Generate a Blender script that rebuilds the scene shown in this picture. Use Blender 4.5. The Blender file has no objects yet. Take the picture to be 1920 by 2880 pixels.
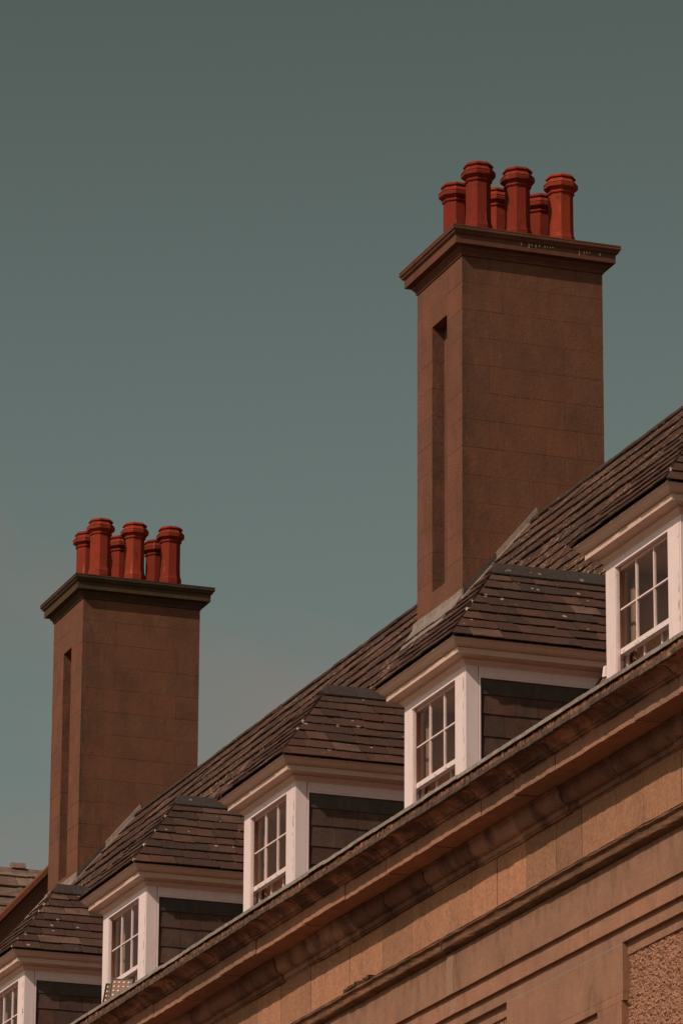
import bpy, math, random
from mathutils import Vector, Matrix
from bpy_extras.object_utils import world_to_camera_view

S = bpy.context.scene
COL = S.collection
R = math.radians

# ------------------------------------------------------------------ camera
cam = bpy.data.cameras.new('camera'); camo = bpy.data.objects.new('camera', cam); COL.objects.link(camo)
yaw, pitch, roll = R(19.856333835669272), R(17.57465984449171), R(0.3316223405730704)
fw = Vector((-math.cos(yaw)*math.cos(pitch), math.sin(yaw)*math.cos(pitch), math.sin(pitch)))
rt = Vector((math.sin(yaw), math.cos(yaw), 0)); up = rt.cross(fw)
r2 = rt*math.cos(roll)+up*math.sin(roll); u2 = -rt*math.sin(roll)+up*math.cos(roll)
M = Matrix((( r2.x, u2.x, -fw.x, 56.538), (r2.y, u2.y, -fw.y, -22.1569), (r2.z, u2.z, -fw.z, -17.2756), (0, 0, 0, 1)))
camo.matrix_world = M
cam.sensor_fit = 'VERTICAL'; cam.sensor_height = 36; cam.lens = 36*13627.7/2880
cam.clip_start = 1; cam.clip_end = 6000
S.camera = camo
CAMPOS = Vector((56.538, -22.1569, -17.2756))
GROUND = -18.9

# ------------------------------------------------------------------ sky and sun
sun_dir = Vector((.476, -1.053, 1.0)).normalized()
elev = math.asin(sun_dir.z)
w = bpy.data.worlds.new('World'); S.world = w; w.use_nodes = True
nt = w.node_tree; nt.nodes.clear()
def wn(t, **k):
    n = nt.nodes.new(t)
    for a, b in k.items(): setattr(n, a, b)
    return n
out = wn('ShaderNodeOutputWorld'); bg = wn('ShaderNodeBackground')
sky = wn('ShaderNodeTexSky'); sky.sky_type = 'NISHITA'; sky.sun_disc = False
sky.sun_elevation = elev; sky.sun_rotation = math.atan2(sun_dir.x, sun_dir.y)
sky.air_density = 1.0; sky.dust_density = 3.0; sky.ozone_density = 1.0; sky.altitude = 0
bw = wn('ShaderNodeRGBToBW'); nt.links.new(sky.outputs[0], bw.inputs[0])
tint = wn('ShaderNodeMix', data_type='RGBA', blend_type='MULTIPLY'); tint.inputs[0].default_value = 1
tint.inputs[7].default_value = (0.79, 1.0, 0.89, 1)
nt.links.new(bw.outputs[0], tint.inputs[6])
mixs = wn('ShaderNodeMix', data_type='RGBA'); mixs.inputs[0].default_value = 0.93
nt.links.new(sky.outputs[0], mixs.inputs[6]); nt.links.new(tint.outputs[2], mixs.inputs[7])
# thin warm cloud veils
tc = wn('ShaderNodeTexCoord'); mp = wn('ShaderNodeMapping'); mp.inputs['Scale'].default_value = (5.0, 5.0, 9.0)
mp.inputs['Location'].default_value = (0.35, 0.1, 0.62)
nt.links.new(tc.outputs['Generated'], mp.inputs[0])
ns = wn('ShaderNodeTexNoise'); ns.inputs['Scale'].default_value = 1.15; ns.inputs['Detail'].default_value = 5; ns.inputs['Roughness'].default_value = .55
ns.inputs['Distortion'].default_value = .5
nt.links.new(mp.outputs[0], ns.inputs[0])
cr = wn('ShaderNodeMapRange'); cr.inputs[1].default_value = .55; cr.inputs[2].default_value = .82
nt.links.new(ns.outputs[0], cr.inputs[0])
cl = wn('ShaderNodeMix', data_type='RGBA', blend_type='MULTIPLY'); cl.inputs[7].default_value = (1.50, 0.99, 0.96, 1)
sep = wn('ShaderNodeSeparateXYZ'); nt.links.new(tc.outputs['Generated'], sep.inputs[0])
hz = wn('ShaderNodeMapRange'); hz.inputs[1].default_value = .235; hz.inputs[2].default_value = .29; hz.inputs[3].default_value = .27; hz.inputs[4].default_value = -.10
nt.links.new(sep.outputs[2], hz.inputs[0])
ad = wn('ShaderNodeMath', operation='ADD'); nt.links.new(ns.outputs[0], ad.inputs[0]); nt.links.new(hz.outputs[0], ad.inputs[1]); nt.links.new(ad.outputs[0], cr.inputs[0])
gr = wn('ShaderNodeMapRange', interpolation_type='SMOOTHSTEP'); gr.inputs[1].default_value = .28; gr.inputs[2].default_value = .45; gr.inputs[3].default_value = 1.0; gr.inputs[4].default_value = .72
nt.links.new(sep.outputs[2], gr.inputs[0])
gm_ = wn('ShaderNodeMix', data_type='RGBA', blend_type='MULTIPLY'); gm_.inputs[0].default_value = 1
nt.links.new(mixs.outputs[2], gm_.inputs[6]); nt.links.new(gr.outputs[0], gm_.inputs[7])
nt.links.new(cr.outputs[0], cl.inputs[0]); nt.links.new(gm_.outputs[2], cl.inputs[6])
nt.links.new(cl.outputs[2], bg.inputs[0]); bg.inputs[1].default_value = 0.073
nt.links.new(bg.outputs[0], out.inputs[0])

sun = bpy.data.lights.new('sun', 'SUN'); suno = bpy.data.objects.new('sun', sun); COL.objects.link(suno)
sun.energy = 3.0; sun.angle = R(.53); sun.color = (1, .85, .74)
suno.rotation_euler = (-sun_dir).to_track_quat('-Z', 'Y').to_euler()
suno.location = sun_dir*60

S.view_settings.view_transform = 'Standard'; S.view_settings.look = 'None'
S.view_settings.exposure = 0.0; S.view_settings.gamma = 1.0
S.view_settings.use_curve_mapping = False
S.render.engine = 'CYCLES'
S.cycles.max_bounces = 6
rnd = random.Random(7)

# ------------------------------------------------------------------ materials
def mat_new(name):
    m = bpy.data.materials.new(name); m.use_nodes = True
    t = m.node_tree; t.nodes.clear()
    o = t.nodes.new('ShaderNodeOutputMaterial'); b = t.nodes.new('ShaderNodeBsdfPrincipled')
    t.links.new(b.outputs[0], o.inputs[0])
    return m, t, b
class G:
    """small helper round a node tree"""
    def __init__(s, t): s.t = t
    def n(s, ty, **k):
        x = s.t.nodes.new(ty)
        for a, b in k.items(): setattr(x, a, b)
        return x
    def l(s, a, b): s.t.links.new(a, b)
    def coords(s, scale=(1, 1, 1), loc=(0, 0, 0)):
        g = s.n('ShaderNodeNewGeometry'); m = s.n('ShaderNodeMapping'); m.inputs['Scale'].default_value = scale; m.inputs['Location'].default_value = loc
        s.l(g.outputs['Position'], m.inputs[0]); return m.outputs[0]
    def noise(s, v, sc, det=4, ro=.55, dist=0):
        x = s.n('ShaderNodeTexNoise'); x.inputs['Scale'].default_value = sc; x.inputs['Detail'].default_value = det
        x.inputs['Roughness'].default_value = ro; x.inputs['Distortion'].default_value = dist
        s.l(v, x.inputs['Vector']); return x.outputs[0]
    def mr(s, v, a, b, c=0., d=1.):
        x = s.n('ShaderNodeMapRange'); s.l(v, x.inputs[0])
        for i, q in enumerate((a, b, c, d)): x.inputs[i+1].default_value = q
        return x.outputs[0]
    def mix(s, f, a, b, bt='MIX'):
        x = s.n('ShaderNodeMix', data_type='RGBA', blend_type=bt)
        for i, q in ((0, f), (6, a), (7, b)):
            if isinstance(q, (int, float)): x.inputs[i].default_value = q
            elif isinstance(q, tuple): x.inputs[i].default_value = (*q[:3], 1)
            else: s.l(q, x.inputs[i])
        return x.outputs[2]
    def math(s, op, a, b):
        x = s.n('ShaderNodeMath', operation=op)
        for i, q in enumerate((a, b)):
            if isinstance(q, (int, float)): x.inputs[i].default_value = q
            else: s.l(q, x.inputs[i])
        return x.outputs[0]
    def rand(s):
        """per-object random number plus the per-piece 'tone' attribute of joined meshes"""
        oi = s.n('ShaderNodeObjectInfo'); at = s.n('ShaderNodeAttribute', attribute_name='tone')
        return s.math('FRACT', s.math('ADD', oi.outputs['Random'], at.outputs['Fac']), 0)
    def ramp(s, v, stops, mode='LINEAR'):
        x = s.n('ShaderNodeValToRGB'); x.color_ramp.interpolation = mode
        e = x.color_ramp.elements
        while len(e) > 1: e.remove(e[-1])
        e[0].position = stops[0][0]; e[0].color = (*stops[0][1], 1)
        for p, c in stops[1:]:
            q = e.new(p); q.color = (*c, 1)
        s.l(v, x.inputs[0]); return x.outputs[0]
    def bump(s, h, strength, dist, b, prev=None):
        x = s.n('ShaderNodeBump'); x.inputs['Strength'].default_value = strength; x.inputs['Distance'].default_value = dist
        s.l(h, x.inputs['Height'])
        if prev is not None: s.l(prev, x.inputs['Normal'])
        s.l(x.outputs[0], b.inputs['Normal']); return x.outputs[0]

def stone(name, base, var=.25, stain=.5, stain_col=(.035, .022, .017), streak=.35, grain=.5, gs=90, patch=.3, hue=None, lo=.52, hi=.75, sscale=(1.2, 1.2, .6), under=None, corner=None, drip=None):
    m, t, b = mat_new(name); g = G(t)
    r = g.rand(); h2 = hue or tuple(min(1, c*k) for c, k in zip(base, (1.12, .95, .86)))
    col = g.mix(r, tuple(c*(1-var) for c in base), tuple(c*(1+var*.8) for c in h2))
    big = g.noise(g.coords(), 1.7, 5, .6)
    col = g.mix(g.mr(big, .35, .7, 0, patch), col, tuple(c*.62 for c in base))
    pale = g.noise(g.coords(loc=(7, 3, 1)), 3.1, 6, .65)
    col = g.mix(g.mr(pale, .52, .78, 0, .5*patch+.1), col, tuple(min(1, c*1.3) for c in base))
    st = g.noise(g.coords(scale=(9, 9, .9)), 1.3, 5, .6, .3)
    col = g.mix(g.mr(st, .52, .72, 0, streak), col, tuple(c*.5 for c in base))
    sn = g.noise(g.coords(scale=sscale, loc=(2, 5, 3)), 1.6, 7, .68, .4)
    sf = g.mr(sn, lo, hi, 0, stain)
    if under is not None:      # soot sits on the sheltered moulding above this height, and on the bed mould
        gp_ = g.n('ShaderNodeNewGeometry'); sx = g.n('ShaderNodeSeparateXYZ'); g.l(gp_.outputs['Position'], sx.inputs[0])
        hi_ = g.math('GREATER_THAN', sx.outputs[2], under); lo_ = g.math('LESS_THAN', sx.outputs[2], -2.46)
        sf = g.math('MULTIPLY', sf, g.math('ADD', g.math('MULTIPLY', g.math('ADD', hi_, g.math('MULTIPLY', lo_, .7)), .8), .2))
    col = g.mix(sf, col, stain_col)
    if drip is not None:       # run-off stains below the string course
        gp_ = g.n('ShaderNodeNewGeometry'); sx = g.n('ShaderNodeSeparateXYZ'); g.l(gp_.outputs['Position'], sx.inputs[0])
        dn = g.noise(g.coords(scale=(3.5, 3.5, .55), loc=(3, 1, 8)), 1.5, 6, .68)
        m1 = g.math('MULTIPLY', g.mr(sx.outputs[2], drip[1], drip[0], 0, 1), g.math('GREATER_THAN', drip[0]+.3, sx.outputs[2]))
        col = g.mix(g.mr(g.math('ADD', g.math('MULTIPLY', m1, .30), dn), .60, .80, 0, .62), col, tuple(c*.42 for c in base))
    if corner is not None:     # dark algae down the weather corner of the stack
        gp_ = g.n('ShaderNodeNewGeometry'); sx = g.n('ShaderNodeSeparateXYZ'); g.l(gp_.outputs['Position'], sx.inputs[0])
        nx_ = g.n('ShaderNodeSeparateXYZ'); g.l(gp_.outputs['Normal'], nx_.inputs[0])
        al = g.noise(g.coords(scale=(2, 2, .7), loc=(5, 2, 8)), 2.6, 7, .75)
        m1 = g.math('MULTIPLY', g.mr(sx.outputs[1], corner+.55, corner+.02, 0, 1), g.math('GREATER_THAN', nx_.outputs[0], .5))
        col = g.mix(g.math('MULTIPLY', m1, g.mr(al, .40, .62, 0, .85)), col, (.050, .036, .024))
    fine = g.noise(g.coords(), gs, 3, .7)
    col = g.mix(g.mr(fine, .3, .7, 0, 1), g.mix(grain, col, tuple(c*.45 for c in base)), g.mix(grain*.35, col, tuple(min(1, c*1.7) for c in base)))
    g.l(col, b.inputs['Base Color']); b.inputs['Roughness'].default_value = .95; b.inputs['Specular IOR Level'].default_value = .08
    n1 = g.bump(fine, .5, .006, b)
    g.bump(g.noise(g.coords(), 12, 6, .6), .5, .012, b, n1)
    return m

M_ = {}
M_['facade'] = stone('facade_stone', (.330, .170, .108), var=.15, stain=.60, streak=.30, grain=.30, gs=34, patch=.65, drip=(-3.62, -4.02))
M_['frieze'] = stone('frieze_stone', (.360, .182, .106), var=.42, stain=.50, streak=.5, grain=.55, gs=24, patch=.3)
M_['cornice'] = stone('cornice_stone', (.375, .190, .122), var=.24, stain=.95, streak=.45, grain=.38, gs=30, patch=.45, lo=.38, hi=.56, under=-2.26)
M_['chimney'] = stone('chimney_render', (.185, .082, .050), corner=4.066, var=.07, stain=.55, stain_col=(.05, .032, .022), streak=.22, grain=.42, gs=32, patch=.55, lo=.46, hi=.76)
M_['cap'] = stone('chimney_cap_stone', (.150, .066, .041), var=.05, stain=.55, stain_col=(.030, .025, .017), streak=.3, grain=.34, gs=60, patch=.5)
M_['oldcap'] = stone('lichen_dark_cap_stone', (.095, .056, .033), var=.05, stain=.7, stain_col=(.03, .026, .017), streak=.3, grain=.45, gs=45, patch=.5, lo=.45, hi=.7)
M_['joint'] = stone('chimney_joint', (.095, .043, .027), var=.05, stain=.5, streak=.1)
M_['bed'] = stone('bed_moulding_stone', (.27, .135, .085), var=.62, stain=.75, streak=.3, grain=.3, gs=30, patch=.6, lo=.46, hi=.62, hue=(.40, .215, .140))
M_['barewood'] = stone('bare_wood', (.24, .135, .090), var=.1, stain=.2)
M_['string'] = stone('string_course_stone', (.215, .105, .060), var=.15, stain=.75, streak=.3, grain=.35, gs=30, patch=.6, lo=.42, hi=.68)
M_['mortar'] = stone('mortar', (.085, .045, .030), var=.1, stain=.5, streak=.2)
M_['pale_mortar'] = stone('pale_lime_mortar', (.34, .195, .135), var=.1, stain=.2, streak=.25, grain=.2)
M_['grey_mortar'] = stone('grey_mortar_line', (.27, .19, .145), var=.1, stain=.2, streak=.2, grain=.2)
M_['rubble'] = stone('weathered_bed_stone', (.25, .125, .073), var=.6, stain=.8, streak=.3, grain=.4, gs=40, lo=.45, hi=.62)
M_['lip'] = stone('cornice_lip_streaked', (.125, .085, .062), var=.35, stain=.75, streak=.8, grain=.3, sscale=(6, 6, .8), lo=.45, hi=.62)
M_['roughcast'] = stone('roughcast_render', (.37, .185, .115), var=.05, stain=.3, streak=.1, grain=.75, gs=17)  # strong dark grain paints shadowed pits into the render colour
M_['beige'] = stone('beige_room_plaster', (.66, .49, .38), var=.05, stain=0, streak=.1, grain=.05)
M_['curtain'] = stone('curtain_cloth', (.36, .25, .18), var=.05, stain=0, streak=.5, grain=.05)
M_['board'] = stone('brown_coping', (.17, .068, .036), var=.1, stain=.3, streak=.2)

def lead(name, base, rough=.5, metal=0.):
    m, t, b = mat_new(name); g = G(t)
    r = g.rand(); col = g.mix(r, tuple(c*.8 for c in base), tuple(c*1.15 for c in base))
    a = g.noise(g.coords(scale=(1, 1, 1)), 5, 6, .7, .6)
    col = g.mix(g.mr(a, .45, .72, 0, .75), col, tuple(c*.38 for c in base))
    a2 = g.noise(g.coords(scale=(14, 14, 1.5), loc=(4, 4, 4)), 1.2, 4, .6)
    col = g.mix(g.mr(a2, .5, .7, 0, .45), col, tuple(min(1, c*1.5) for c in base))
    g.l(col, b.inputs['Base Color']); b.inputs['Roughness'].default_value = rough; b.inputs['Metallic'].default_value = metal
    b.inputs['Specular IOR Level'].default_value = .35
    g.bump(g.noise(g.coords(), 14, 4, .6), .4, .012, b)
    return m
M_['lead'] = lead('weathered_lead', (.290, .215, .170))
M_['paleLead'] = lead('pale_lead', (.28, .205, .165))
M_['darkLead'] = lead('dark_lead', (.070, .052, .043))

def slate(name, stops, lichen=.5, rust=.10, spot=8.0, spotlim=.125, fleck=0.):
    m, t, b = mat_new(name); g = G(t)
    r = g.rand(); col = g.ramp(r, stops)
    cl = g.noise(g.coords(loc=(1, 9, 4)), 2.2, 5, .6, .5)
    col = g.mix(g.mr(cl, .38, .66, 0, .72), col, (.050, .030, .021))
    f = g.noise(g.coords(), 26, 5, .7)
    col = g.mix(g.mr(f, .35, .75, 0, .45), col, (.13, .070, .048))
    d = g.noise(g.coords(scale=(1, 1, 1), loc=(3, 3, 3)), 7, 5, .65)
    col = g.mix(g.mr(d, .55, .8, 0, .6), col, (.022, .015, .012))
    # orange-brown crust and pale lichen rings
    c2 = g.noise(g.coords(loc=(9, 1, 6)), 3.3, 8, .8)
    col = g.mix(g.mr(c2, .60, .66, 0, rust*4), col, (.22, .095, .048))
    if fleck:
        fl = g.noise(g.coords(loc=(4, 4, 2)), 13, 4, .75); fz2 = g.noise(g.coords(loc=(6, 1, 2)), .9, 3, .6)
        col = g.mix(g.math('MULTIPLY', g.mr(fl, .565, .60, 0, fleck), g.mr(fz2, .45, .58, 0, 1)), col, (.44, .255, .155))
    vo = g.n('ShaderNodeTexVoronoi', feature='F1'); vo.inputs['Scale'].default_value = spot
    wob = g.noise(g.coords(), 30, 2, .6)
    pv = g.n('ShaderNodeVectorMath', operation='ADD'); g.l(g.coords(), pv.inputs[0])
    ws = g.n('ShaderNodeVectorMath', operation='SCALE'); ws.inputs['Scale'].default_value = .02; g.l(wob, ws.inputs[0]); g.l(ws.outputs[0], pv.inputs[1])
    g.l(pv.outputs[0], vo.inputs['Vector'])
    sz = g.n('ShaderNodeSeparateColor'); g.l(vo.outputs['Color'], sz.inputs[0])
    lim = g.mr(sz.outputs[0], .80, 1.0, 0, spotlim*2.2)
    isl = g.math('LESS_THAN', vo.outputs['Distance'], lim)
    hol = g.math('GREATER_THAN', g.noise(g.coords(loc=(5, 5, 5)), 60, 2, .5), .42)
    col = g.mix(g.math('MULTIPLY', g.math('MULTIPLY', isl, hol), lichen), col, (.50, .34, .24))
    g.l(col, b.inputs['Base Color']); b.inputs['Roughness'].default_value = .8; b.inputs['Specular IOR Level'].default_value = .10
    n1 = g.bump(f, .5, .006, b); g.bump(g.noise(g.coords(), 6, 4, .6), .5, .012, b, n1)
    return m
ST = [(0, (.036, .022, .019)), (.2, (.078, .033, .024)), (.4, (.112, .048, .033)), (.55, (.052, .025, .020)), (.7, (.130, .060, .042)), (.85, (.064, .031, .025)), (.92, (.040, .028, .026)), (.97, (.150, .078, .056)), (1, (.21, .115, .085))]
M_['slate'] = slate('roof_slate', ST, lichen=.85)
M_['mainslate'] = slate('main_roof_slate', [(p, tuple(c*1.0 for c in q)) for p, q in ST], lichen=.85, rust=.17, spot=8.0, spotlim=.10, fleck=.85)
M_['cheek'] = slate('cheek_slate', [(0, (.080, .040, .032)), (.3, (.125, .058, .043)), (.5, (.090, .058, .046)), (.7, (.150, .080, .060)), (.85, (.070, .042, .036)), (1, (.135, .080, .060))], lichen=0, rust=.08)
M_['paleslate'] = slate('pale_stone_slate', [(0, (.22, .140, .105)), (.4, (.31, .200, .150)), (.6, (.19, .110, .085)), (.8, (.26, .165, .125)), (1, (.36, .25, .19))], lichen=.8, rust=.05)
M_['ridge'] = slate('blue_ridge_tile', [(0, (.036, .033, .034)), (.5, (.046, .042, .043)), (1, (.040, .036, .036))], lichen=.5, rust=.01)
M_['mainridge'] = slate('main_ridge_tile', [(0, (.050, .036, .028)), (.5, (.066, .048, .036)), (1, (.044, .033, .027))], lichen=.5, rust=.1)
M_['underlay'] = stone('dark_underlay', (.020, .013, .011), var=.1, stain=0, streak=0)

def paint(name, base, chips=.5, ct=.655):
    m, t, b = mat_new(name); g = G(t)
    r = g.rand(); col = g.mix(r, tuple(c*.95 for c in base), tuple(min(1, c*1.03) for c in base))
    s = g.noise(g.coords(scale=(14, 14, 1.2)), 1.1, 4, .6)
    col = g.mix(g.mr(s, .48, .78, 0, .28), col, tuple(c*k for c, k in zip(base, (.74, .66, .60))))
    d = g.noise(g.coords(loc=(2, 2, 2)), 3.2, 6, .7)
    col = g.mix(g.mr(d, .52, .76, 0, .35), col, tuple(c*k for c, k in zip(base, (.72, .62, .54))))
    c = g.noise(g.coords(scale=(2.2, 2.2, .55), loc=(1, 4, 2)), 26, 6, .8)
    col = g.mix(g.mr(c, ct, ct+.03, 0, chips), col, (.20, .115, .078))
    g.l(col, b.inputs['Base Color']); b.inputs['Roughness'].default_value = .5; b.inputs['Specular IOR Level'].default_value = .3
    g.bump(g.noise(g.coords(), 40, 3, .6), .25, .004, b)
    return m
M_['paint'] = paint('white_paint', (.83, .640, .610))
M_['creampaint'] = paint('cream_cornice_paint', (.66, .435, .335), chips=.35)
M_['oldpaint'] = paint('white_paint_peeling', (.82, .625, .580), chips=.95, ct=.61)

def clay():
    m, t, b = mat_new('terracotta_clay'); g = G(t)
    r = g.rand(); col = g.mix(r, (.190, .024, .012), (.300, .042, .018))
    a = g.noise(g.coords(), 6, 5, .65)
    col = g.mix(g.mr(a, .4, .72, 0, .5), col, (.15, .030, .017))
    s = g.noise(g.coords(scale=(10, 10, .7), loc=(2, 7, 1)), 1.6, 4, .6)
    col = g.mix(g.mr(s, .63, .68, 0, .30), col, (.50, .22, .14))
    d = g.noise(g.coords(loc=(8, 2, 2)), 4.5, 6, .75)
    col = g.mix(g.mr(d, .56, .68, 0, .75), col, (.060, .024, .014))
    g.l(col, b.inputs['Base Color']); b.inputs['Roughness'].default_value = .85; b.inputs['Specular IOR Level'].default_value = .08
    g.bump(g.noise(g.coords(), 30, 4, .6), .3, .006, b)
    return m
M_['clay'] = clay()
def plain(name, col, rough=.6, metal=0, **k):
    m, t, b = mat_new(name); g = G(t)
    n = g.noise(g.coords(), 20, 3, .6)
    g.l(g.mix(g.mr(n, .3, .7, 0, .3), col, tuple(c*.7 for c in col)), b.inputs['Base Color'])
    b.inputs['Roughness'].default_value = rough; b.inputs['Metallic'].default_value = metal
    return m
M_['black'] = plain('black_metal', (.02, .014, .012), .5)
M_['amber'] = plain('amber_reflector', (.17, .060, .022), .5, .2)
M_['led'] = plain('led_cup', (.95, .80, .66), .3)  # pale colour stands in for sunlight reflected by the cups
M_['dropping'] = plain('white_dropping', (.6, .45, .37), .9)
M_['sooty'] = plain('soot', (.02, .013, .01), .9)  # near-black colour paints in the shade below the ridge tile lips
def glass():
    m = bpy.data.materials.new('window_glass'); m.use_nodes = True; t = m.node_tree; t.nodes.clear(); g = G(t)
    o = g.n('ShaderNodeOutputMaterial'); mx = g.n('ShaderNodeMixShader'); tr = g.n('ShaderNodeBsdfTransparent'); gl = g.n('ShaderNodeBsdfGlossy')
    tr.inputs[0].default_value = (.86, .82, .78, 1); gl.inputs['Roughness'].default_value = .03; gl.inputs[0].default_value = (.9, .85, .8, 1)
    fr = g.n('ShaderNodeFresnel'); fr.inputs[0].default_value = 1.25
    bp = g.n('ShaderNodeBump'); bp.inputs['Strength'].default_value = .12; bp.inputs['Distance'].default_value = .01
    g.l(g.noise(g.coords(), 3, 2, .5), bp.inputs['Height']); g.l(bp.outputs[0], gl.inputs['Normal'])
    g.l(fr.outputs[0], mx.inputs[0]); g.l(tr.outputs[0], mx.inputs[1]); g.l(gl.outputs[0], mx.inputs[2]); g.l(mx.outputs[0], o.inputs[0])
    return m
M_['glass'] = glass()
M_['ground'] = stone('street_paving', (.17, .125, .095), var=.05, stain=.2, streak=0, grain=.2, gs=8)

# ------------------------------------------------------------------ mesh helpers
class MB:
    def __init__(s): s.v = []; s.f = []; s.t = []
    def add(s, vs, fs, tone=0.):
        k = len(s.v); s.v += [tuple(p) for p in vs]; s.f += [tuple(i+k for i in f) for f in fs]; s.t += [tone]*len(fs); return s
    def box(s, x0, x1, y0, y1, z0, z1, tone=0., j=0, rn=rnd):
        vs = [(x, y, z) for z in (z0, z1) for x, y in ((x0, y0), (x1, y0), (x1, y1), (x0, y1))]
        if j: vs = [tuple(c+rn.uniform(-j, j) for c in p) for p in vs]
        return s.add(vs, [(0, 3, 2, 1), (4, 5, 6, 7), (0, 1, 5, 4), (1, 2, 6, 5), (2, 3, 7, 6), (3, 0, 4, 7)], tone)
    def prism_x(s, prof, x0, x1, n=1, j=0, tone=0., rn=rnd):
        """closed (y,z) profile run along X; counter-clockwise seen from +X"""
        k = len(prof); vs = []
        for a in range(n+1):
            x = x0+(x1-x0)*a/n
            for y, z in prof:
                vs.append((x, y+(rn.uniform(-j, j) if j else 0), z+(rn.uniform(-j, j) if j else 0)))
        fs = [(a*k+i, a*k+(i+1) % k, (a+1)*k+(i+1) % k, (a+1)*k+i) for a in range(n) for i in range(k)]
        fs += [tuple(range(k))[::-1], tuple(n*k+i for i in range(k))]
        return s.add(vs, fs, tone)
    def prism_y(s, prof, y0, y1, tone=0.):
        k = len(prof); vs = [(x, y, z) for y in (y0, y1) for x, z in prof]
        fs = [(i, (i+1) % k, k+(i+1) % k, k+i) for i in range(k)]+[tuple(range(k))[::-1], tuple(k+i for i in range(k))]
        return s.add(vs, fs, tone)
    def build(s, name, mat, parent=None, smooth=False, fix=True):
        me = bpy.data.meshes.new(name); me.from_pydata(s.v, [], s.f)
        if any(s.t):
            a = me.attributes.new('tone', 'FLOAT', 'FACE'); a.data.foreach_set('value', s.t)
        if fix:
            import bmesh
            bm = bmesh.new(); bm.from_mesh(me); bmesh.ops.recalc_face_normals(bm, faces=bm.faces); bm.to_mesh(me); bm.free()
        if smooth: me.polygons.foreach_set('use_smooth', [True]*len(me.polygons))
        me.materials.append(M_[mat]); me.update()
        o = bpy.data.objects.new(name, me); COL.objects.link(o)
        if parent is not None: o.parent = parent
        return o
def empty(name, parent=None, loc=(0, 0, 0)):
    o = bpy.data.objects.new(name, None); COL.objects.link(o); o.location = loc
    if parent: o.parent = parent
    return o
def ring_sweep(mb, prof, rect, closed=True, back=None, tone=0.):
    """prof: (overhang, z) list; rect = x0,x1,y0,y1. closed: all round, else three sides ending at y=back"""
    x0, x1, y0, y1 = rect; k = len(prof); vs = []
    for o, z in prof:
        if closed: vs += [(x1+o, y1+o, z), (x1+o, y0-o, z), (x0-o, y0-o, z), (x0-o, y1+o, z)]
        else: vs += [(x1+o, back, z), (x1+o, y0-o, z), (x0-o, y0-o, z), (x0-o, back, z)]
    m = 4; fs = []
    for i in range(k-1):
        for c in range(4 if closed else 3):
            d = (c+1) % 4
            fs.append((i*m+c, i*m+d, (i+1)*m+d, (i+1)*m+c))
    if closed: fs += [(0, 1, 2, 3), tuple((k-1)*m+c for c in range(4))]
    mb.add(vs, fs, tone)
    return mb
def clip(poly, hull):
    out_ = poly
    n = len(hull)
    for i in range(n):
        ax, ay = hull[i]; bx, by = hull[(i+1) % n]
        inp = out_; out_ = []
        if not inp: break
        side = lambda p: (bx-ax)*(p[1]-ay)-(by-ay)*(p[0]-ax)
        for j in range(len(inp)):
            p, q = inp[j], inp[(j+1) % len(inp)]; sp, sq = side(p), side(q)
            if sp >= 0: out_.append(p)
            if (sp >= 0) != (sq >= 0):
                t = sp/(sp-sq); out_.append((p[0]+(q[0]-p[0])*t, p[1]+(q[1]-p[1])*t))
    return out_
def slates(O, u, v, hull, g, wr, rn, t=.013, lap=1.28, off0=0., rows=None, jit=.006, skip=0.):
    """course after course of slates on the plane O+u*a+v*b clipped to the convex counter-clockwise hull;
    yields (verts, faces, course, centre)"""
    O, u, v = Vector(O), Vector(u).normalized(), Vector(v).normalized(); n = u.cross(v).normalized()
    us = [p[0] for p in hull]; vs_ = [p[1] for p in hull]
    b = min(vs_); row = 0
    while b < max(vs_)-.03:
        L = g*lap; a = min(us)-rn.uniform(.02, wr[1]); dx_ = 0
        while a < max(us):
            w_ = rn.uniform(*wr); gap = .0065
            l0 = rn.uniform(-jit, jit)*1.3; l1 = l0+rn.uniform(-jit, jit)
            low = [(a+gap, b+l0)]
            if rn.random() < .16: low = [(a+gap, b+l0+rn.uniform(.01, .04)), (a+gap+rn.uniform(.02, .05), b+l0)]
            m = 2
            for q in range(1, m+1): low.append((a+w_*q/(m+1), b+l0+(l1-l0)*q/(m+1)+rn.uniform(-jit, jit)*.6))
            if rn.random() < .16: low += [(a+w_-gap-rn.uniform(.02, .05), b+l1), (a+w_-gap, b+l1+rn.uniform(.01, .04))]
            else: low.append((a+w_-gap, b+l1))
            pl = low+[(a+w_-gap, b+L), (a+gap, b+L)]
            pl = clip(pl, hull)
            lift = 1.35*t*lap+rn.uniform(0, .008); tw = rn.uniform(-.004, .004); th = t*rn.uniform(.8, 1.4)
            if len(pl) >= 3 and rn.random() >= skip:
                k = len(pl); V = []
                for z in (0, 1):
                    for p in pl:
                        h = off0+.004+lift*(1-(p[1]-b)/L)+tw*((p[0]-a)/w_-.5)+(th if z else 0)
                        V.append(O+u*p[0]+v*p[1]+n*h)
                F = [tuple(range(k, 2*k)), tuple(range(k))[::-1]]+[(i, (i+1) % k, k+(i+1) % k, k+i) for i in range(k)]
                cx = sum(p[0] for p in pl)/k; cy = min(p[1] for p in pl)+g*.4
                yield V, F, row, O+u*cx+v*cy+n*(off0+.06)
            a += w_
        b += g; row += 1

# ------------------------------------------------------------------ ground
gm = MB(); gm.add([(-3000, -3000, GROUND), (3000, -3000, GROUND), (3000, 3000, GROUND), (-3000, 3000, GROUND)], [(0, 1, 2, 3)])
go = gm.build('ground', 'ground'); go['kind'] = 'structure'

# ------------------------------------------------------------------ the building
B = empty('stone_building', loc=(0, 0, GROUND))
B['label'] = 'long brown stone building with white dormer windows, slate roof and two tall chimneys'; B['category'] = 'building'
B.location = (0, 0, 0)
XL, XR = -33.6, 14.0
D = 6.8027

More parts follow.
